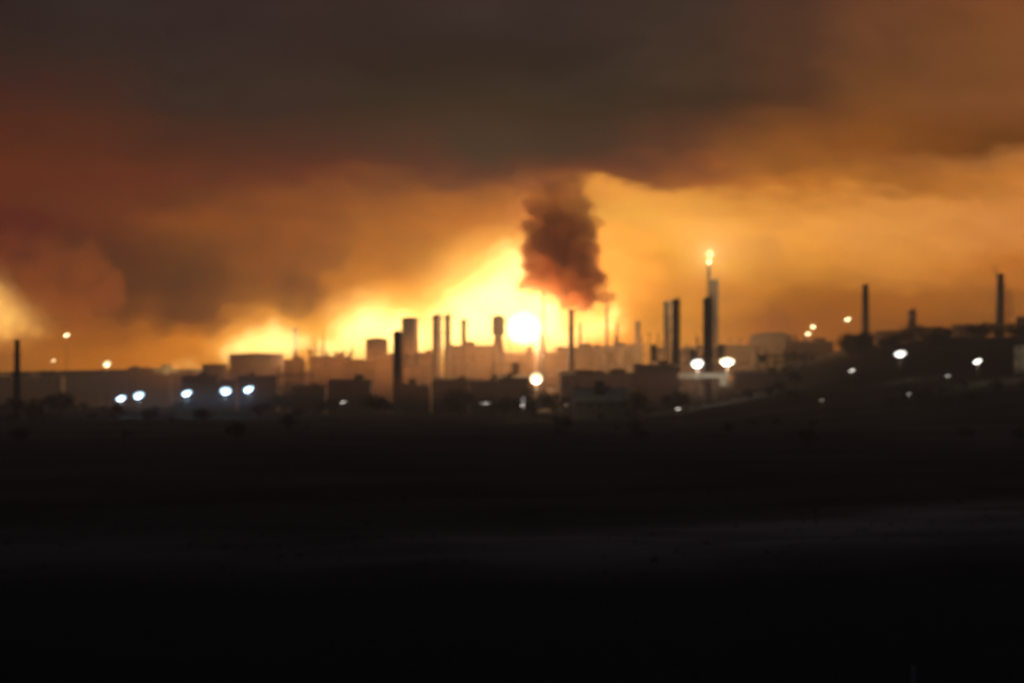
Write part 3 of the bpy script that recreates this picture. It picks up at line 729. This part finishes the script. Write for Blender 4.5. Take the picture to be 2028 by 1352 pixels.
def blaze(label, blobs, Y, col, rad, lights, amp=3.0, freq=0.07, vox=1.6):
    """Burning gas in three nested billowing bodies, each evenly glowing: it thins out towards its edge."""
    o = smoke('fire', label, blobs, Y, gas('burning_gas', col, rad*0.45), vox, amp, freq, thick=0.8)
    o['category'] = 'fire'
    for k, (f, g, c2) in enumerate(((0.72, 0.75, col), (1.28, 0.16, (1.0, .62, .17)), (1.6, 0.09, (1.0, .52, .12)))):  # outer shells imitate the soft bloom round the flames by weak emission
        q = smoke('flame_core' if k == 0 else 'glow_halo', None, [(a, b_-(f-1)*r*0.4, r*f, d*1.3+(0 if k == 0 else 4)) for a, b_, r, d in blobs], Y, gas('burning_gas', c2, rad*g), vox*(1 if k == 0 else 1.6), amp*(1+0.7*k), freq*(1-0.2*k), thick=0.8)
        del q['category']; q.parent = o
    for (px, py, e) in lights:
        X, Z = XZ(px, py, Y)
        lo = lamp(o, (X, Y, Z), e, (1, 0.42, 0.17), 12, 'fire_light')
    FIRES.append(o)
    return o
FY = (0.8, 0.76, 0.30)
blaze('largest yellow fire, behind the columns left of the smoke plume',
      [(990,640,70,0),(930,650,66,6),(1045,620,60,-4),(1080,640,44,0),(1070,595,48,5),(1000,572,66,3),(1030,530,50,0),(950,595,56,-5),(880,660,56,0),(1062,660,55,4),(1002,512,36,0),
       (830,672,50,0),(905,608,44,5),(1060,560,40,0),(870,625,38,3),(1090,680,44,0)], 2420, FY, 0.040, [(990,600,3*LP)])
blaze('second yellow fire, low and rounded, left of the dark stubby column',
      [(735,645,52,0),(700,662,48,3),(772,655,46,-3),(750,618,32,0),(685,685,40,0),(800,640,34,2),(720,690,46,0),(765,690,44,0),(800,680,40,0)], 2440, FY, 0.042, [(735,640,1.5*LP)])
blaze('long low strip of fire behind the wide pale tank',
      [(480,690,30,0),(520,683,38,2),(558,676,38,0),(545,660,28,-2),(450,702,24,0),(500,672,26,0),(602,674,22,0),(575,662,22,0),(640,690,26,2)], 2450, FY, 0.042, [(520,670,0.8*LP)])
blaze('orange fire cut off by the left edge',
      [(-12,598,36,0),(14,622,27,3),(-26,575,36,0),(44,642,20,0),(8,648,28,-3),(-50,600,50,0),(72,655,15,2),(100,664,11,0)], 2500, (1,.56,.09), 0.026, [(0,600,0.8*LP)])
blaze('low fire around the foot of the smoking chimney',
      [(1095,640,36,0),(1130,652,32,0),(1160,645,34,3),(1190,655,28,0),(1088,606,28,0)], 2400, FY, 0.032, [(1130,640,0.6*LP)])
blaze('small flames around the thin chimneys right of the smoke plume',
      [(1214,620,16,0),(1212,642,17,0),(1235,650,13,0),(1218,606,9,0),(1240,636,8,0)], 2400, FY, 0.06, [(1216,630,0.4*LP)], amp=1.5, vox=1.0)
blaze('faint low strip of fire on the skyline left of the squat brown tank',
      [(330,730,11,0),(350,727,13,2),(372,722,16,0),(392,728,13,-2),(412,731,10,0),(310,733,8,0)], 2460, (1, .62, .2), 0.035, [], amp=1.5, vox=1.2)
# glow round the fires imitated by faint emissive volumes, parented to each fire
def halo(parent, px, py, wpx, hpx, Y, dep, strength, rot=0.0, **kw):
    o = fire('glow_halo', None, None, px, py, wpx, hpx, Y, dep, strength, [], core=(1, .62, .17), edge=(1, .45, .09), lo=1.0, hi=0.0, **kw)
    o.rotation_euler = (0, rot, 0)
    o.parent = parent
halo(FIRES[0], 945, 610, 560, 380, 2520, 60, 2.6, R(-30), warp=0.4)
halo(FIRES[1], 735, 645, 320, 230, 2520, 40, 1.8, warp=0.4)
halo(FIRES[2], 530, 685, 330, 150, 2520, 40, 1.6, warp=0.35)
halo(FIRES[3], 0, 630, 300, 170, 2560, 40, 0.9, warp=0.35)
halo(FIRES[4], 1140, 630, 260, 230, 2490, 40, 1.2, warp=0.35)
halo(FIRES[5], 1218, 620, 110, 190, 2490, 30, 0.9, warp=0.5)
# white fireball: a ball of white hot gas with a soft rim
fb = fire('fireball', 'white hot round fireball burning between the swollen tower and the thin chimney', 'fireball', 1037, 650, 90, 86, 2100, 32, 5.0, [],
          core=(1.0, .92, .66), edge=(1, .78, .36), lo=0.98, hi=0.5, warp=0.12, nscale=1.5)
X, Z = XZ(1037, 651, 2100)
tag(fb, 'white hot round fireball burning between the swollen tower and the thin chimney', 'fireball')
lamp(fb, (0, 0, 0), 1.5*LP, (1, .55, .25), 13, 'fire_light')
# flame of the flare stack: a part of it
Y = 2220; X, Z = XZ(1405, 503, Y)
fo = fire('flame', None, None, 1405, 503, 30, 24, Y, 10, 2.0, [], nscale=2.0, warp=0.4)
for k in ('label', 'category', 'group'):
    if k in fo: del fo[k]
fo.parent = fl; fo.location = (X-fl.location.x, 0, Z-fl.location.z)
lamp(fo, (0, 0, 0), 8e5, (1, .65, .3), 3, 'fire_light')

# ------------------------------------------------------------------ smoke
def smoke_mat(name, dens, color, aniso=0.2, fade=None, soft=None, absorb=None, nscale=0.03, thr=(0.35, 0.6)):
    m = bpy.data.materials.new(name); m.use_nodes = True
    t = m.node_tree; t.nodes.clear()
    pv = nd(t, 'ShaderNodeVolumePrincipled')
    pv.inputs['Color'].default_value = (*color, 1); pv.inputs['Anisotropy'].default_value = aniso
    pv.inputs['Density'].default_value = dens
    if absorb: pv.inputs['Absorption Color'].default_value = (*absorb, 1)
    d = None
    if fade:
        tc = nd(t, 'ShaderNodeNewGeometry'); sp = nd(t, 'ShaderNodeSeparateXYZ'); t.links.new(tc.outputs['Position'], sp.inputs[0])
        n = nd(t, 'ShaderNodeTexNoise', i_Scale=nscale, i_Detail=3); t.links.new(tc.outputs['Position'], n.inputs['Vector'])
        zz = mth(t, 'MULTIPLY_ADD', n.outputs[0], fade[2], sp.outputs[2])
        d = mth(t, 'MULTIPLY', smooth(t, zz, fade[1], fade[0]), smooth(t, n.outputs[0], thr[0], thr[1], 0.25, 1.0))
        d = mth(t, 'MULTIPLY', d, dens)
        t.links.new(d, pv.inputs['Density'])
    o = nd(t, 'ShaderNodeOutputMaterial'); t.links.new(pv.outputs[0], o.inputs['Volume'])
    return m
# main plume rising from the chimney
BR = (0.94, 0.55, 0.30)
blobs = [(1131,609,7,0),(1133,600,16,0),(1128,588,24,2),(1150,588,30,-2),(1166,586,24,1),(1180,592,13,0),(1108,572,24,3),(1130,556,42,0),(1160,556,30,-3),
         (1072,545,32,0),(1062,530,24,0),(1096,530,46,5),(1140,525,44,0),(1066,505,26,0),(1110,490,52,0),(1068,480,28,2),(1138,490,34,0),(1146,455,32,0),(1110,450,50,4),
         (1076,450,34,0),(1150,430,26,0),(1130,410,36,0),(1095,410,46,0),(1128,390,28,3),(1090,375,44,0),(1080,345,46,0),(1120,350,44,4),(1085,320,40,0)]
zt = EYE-(370-HOR)/F*2100
blobs = [(1115+(px-1115)*1.06, py, r*1.14 if py < 575 else r*1.05, dy) for px, py, r, dy in blobs]
smoke('smoke_plume', 'dark brown billowing smoke plume rising from the chimney beside the fireball', blobs, 2060,
      smoke_mat('plume_smoke', 0.13, BR, 0.1, fade=(zt-42, zt+24, 16), thr=(0.0, 0.01)), amp=6.0, freq=0.095, vox=0.9)
# looser smoke on the left flank of the plume
smoke('smoke_plume', 'thin orange brown smoke hanging off the left flank of the dark plume', [(1035,440,26,0),(1025,410,32,4),(1045,385,36,0),(1015,380,30,0),(1050,470,18,0),(1010,350,36,0),(1060,350,40,0)], 2130,
      smoke_mat('thin_smoke', 0.02, (0.9,0.5,0.25), 0.3, fade=(zt-20, zt+25, 14)), amp=3.0)
smoke('smoke_plume', 'dark smoke leaning over the fire at the left edge', [(0,500,36,0),(25,518,36,0),(52,542,38,0),(84,572,42,3),(125,590,40,0),(158,616,32,0),(178,640,20,0),(200,590,50,0),(160,540,56,0),(100,510,50,0),(40,475,44,0)], 2350,
      smoke_mat('left_smoke', 0.02, (0.8,0.40,0.18), 0.3, fade=(115, 165, 20), nscale=0.02), amp=6, freq=0.06)
smoke('smoke_bank', 'heavy brown bank of smoke hanging over the left half of the plant', [(150,514,80,0),(230,534,80,20),(310,544,84,0),(390,554,76,-20),(460,534,76,10),(250,584,56,0),(340,599,54,10),(420,604,46,0),(500,574,56,0),(560,544,60,0),(600,574,44,10),(640,514,50,0),(300,464,90,0),(450,454,90,0),(180,454,80,0)], 2750,
      smoke_mat('bank_smoke', 0.016, (0.75,0.38,0.17), 0.3, fade=(120, 190, 30), nscale=0.015), vox=2.5, amp=14, freq=0.03)
smoke('smoke_plume', 'small round puff of smoke above the large domed tank', [(1515,640,30,0),(1540,645,36,0),(1528,622,28,0),(1560,655,28,0),(1500,655,26,0)], 2330,
      smoke_mat('puff_smoke', 0.02, (0.8,0.42,0.2), 0.3, fade=(90, 110, 10)), amp=3.0)
smoke('smoke_plume', 'faint pale smoke drifting right of the flare flame', [(1480,495,26,0),(1510,490,34,0),(1500,515,30,0),(1530,505,24,0)], 2400,
      smoke_mat('faint_smoke', 0.006, (0.6,0.45,0.3), 0.3, fade=(130, 175, 10)), amp=3.0)
smoke('smoke_plume', 'dark smoke trailing from the leaning chimney near the right edge', [(1976,545,10,0),(1984,565,14,0),(1990,590,18,0),(1994,615,18,0),(1970,530,8,0)], 2160,
      smoke_mat('trail_smoke', 0.05, (0.7,0.38,0.2), 0.3, fade=(110, 130, 5)), amp=1.5)
smoke('smoke_plume', 'wisps of smoke tearing off right of the chimney plume', [(1192,600,9,0),(1202,610,10,0),(1190,612,6,0),(1196,585,12,0)], 2080,
      smoke_mat('wisp_smoke', 0.06, BR, 0.1, fade=(110, 130, 5)), amp=1.5, vox=0.8)

# smoke drifting low through the plant
def low_smoke(px, py, wpx, hpx, Y, dep, dens, col=(0.95, 0.6, 0.3)):
    X, Z = XZ(px, py, Y); k = Y/F
    bm = bmesh.new(); bmesh.ops.create_icosphere(bm, subdivisions=4, radius=1.0)
    for v in bm.verts: v.co += v.co*0.22*noise.noise(v.co*2.2+Vector((px, 0, 0)))
    me = bpy.data.meshes.new('drifting_smoke'); bm.to_mesh(me); bm.free()
    for f in me.polygons: f.use_smooth = True
    m = bpy.data.materials.new('drifting_smoke'); m.use_nodes = True
    t = m.node_tree; t.nodes.clear()
    tc = nd(t, 'ShaderNodeTexCoord'); pv = nd(t, 'ShaderNodeVolumePrincipled', i_Anisotropy=0.35)
    pv.inputs['Color'].default_value = (*col, 1)
    ln = nd(t, 'ShaderNodeVectorMath', operation='LENGTH'); t.links.new(tc.outputs['Object'], ln.inputs[0])
    gp = nd(t, 'ShaderNodeNewGeometry'); n = nd(t, 'ShaderNodeTexNoise', i_Scale=0.012, i_Detail=2); t.links.new(gp.outputs['Position'], n.inputs['Vector'])
    d = mth(t, 'MULTIPLY', smooth(t, ln.outputs['Value'], 0.95, 0.15), smooth(t, n.outputs[0], 0.3, 0.65, 0.5, 1.5))
    t.links.new(mth(t, 'MULTIPLY', d, dens), pv.inputs['Density'])
    o_ = nd(t, 'ShaderNodeOutputMaterial'); t.links.new(pv.outputs[0], o_.inputs['Volume'])
    me.materials.append(m)
    o = bpy.data.objects.new('drifting_smoke', me); C.objects.link(o)
    o.location = (X, Y, Z); o.scale = (wpx*k/2, dep/2, hpx*k/2)
    return tag(o, None, 'smoke', None, 'stuff')
low_smoke(500, 765, 1500, 110, 1800, 260, 0.0008, (.8, .5, .42))
low_smoke(1250, 760, 1300, 130, 1790, 260, 0.0008, (.8, .5, .42))
low_smoke(1900, 735, 1000, 130, 1850, 260, 0.0008, (.8, .5, .42))
low_smoke(360, 792, 480, 90, 1790, 60, 0.0045, (.4, .7, 1))  # blue-tinted mist added to give the cool lamps a halo
low_smoke(1780, 670, 900, 190, 2020, 240, 0.0013, (.9, .5, .28))
low_smoke(940, 730, 1000, 200, 2200, 440, 0.0026)
low_smoke(540, 735, 860, 130, 2240, 400, 0.0019)
low_smoke(1380, 725, 800, 200, 2250, 360, 0.0019)

# ------------------------------------------------------------------ haze
m = bpy.data.materials.new('haze'); m.use_nodes = True
t = m.node_tree; t.nodes.clear()
pv = nd(t, 'ShaderNodeVolumePrincipled', i_Density=0.00018, i_Anisotropy=0.35)
pv.inputs['Color'].default_value = (0.72, 0.85, 1.0, 1)
o_ = nd(t, 'ShaderNodeOutputMaterial'); t.links.new(pv.outputs[0], o_.inputs['Volume'])
hz = MB().box((-1640, -330, -8), (1640, 3740, 245)).build('haze', m)
hz['kind'] = 'stuff'
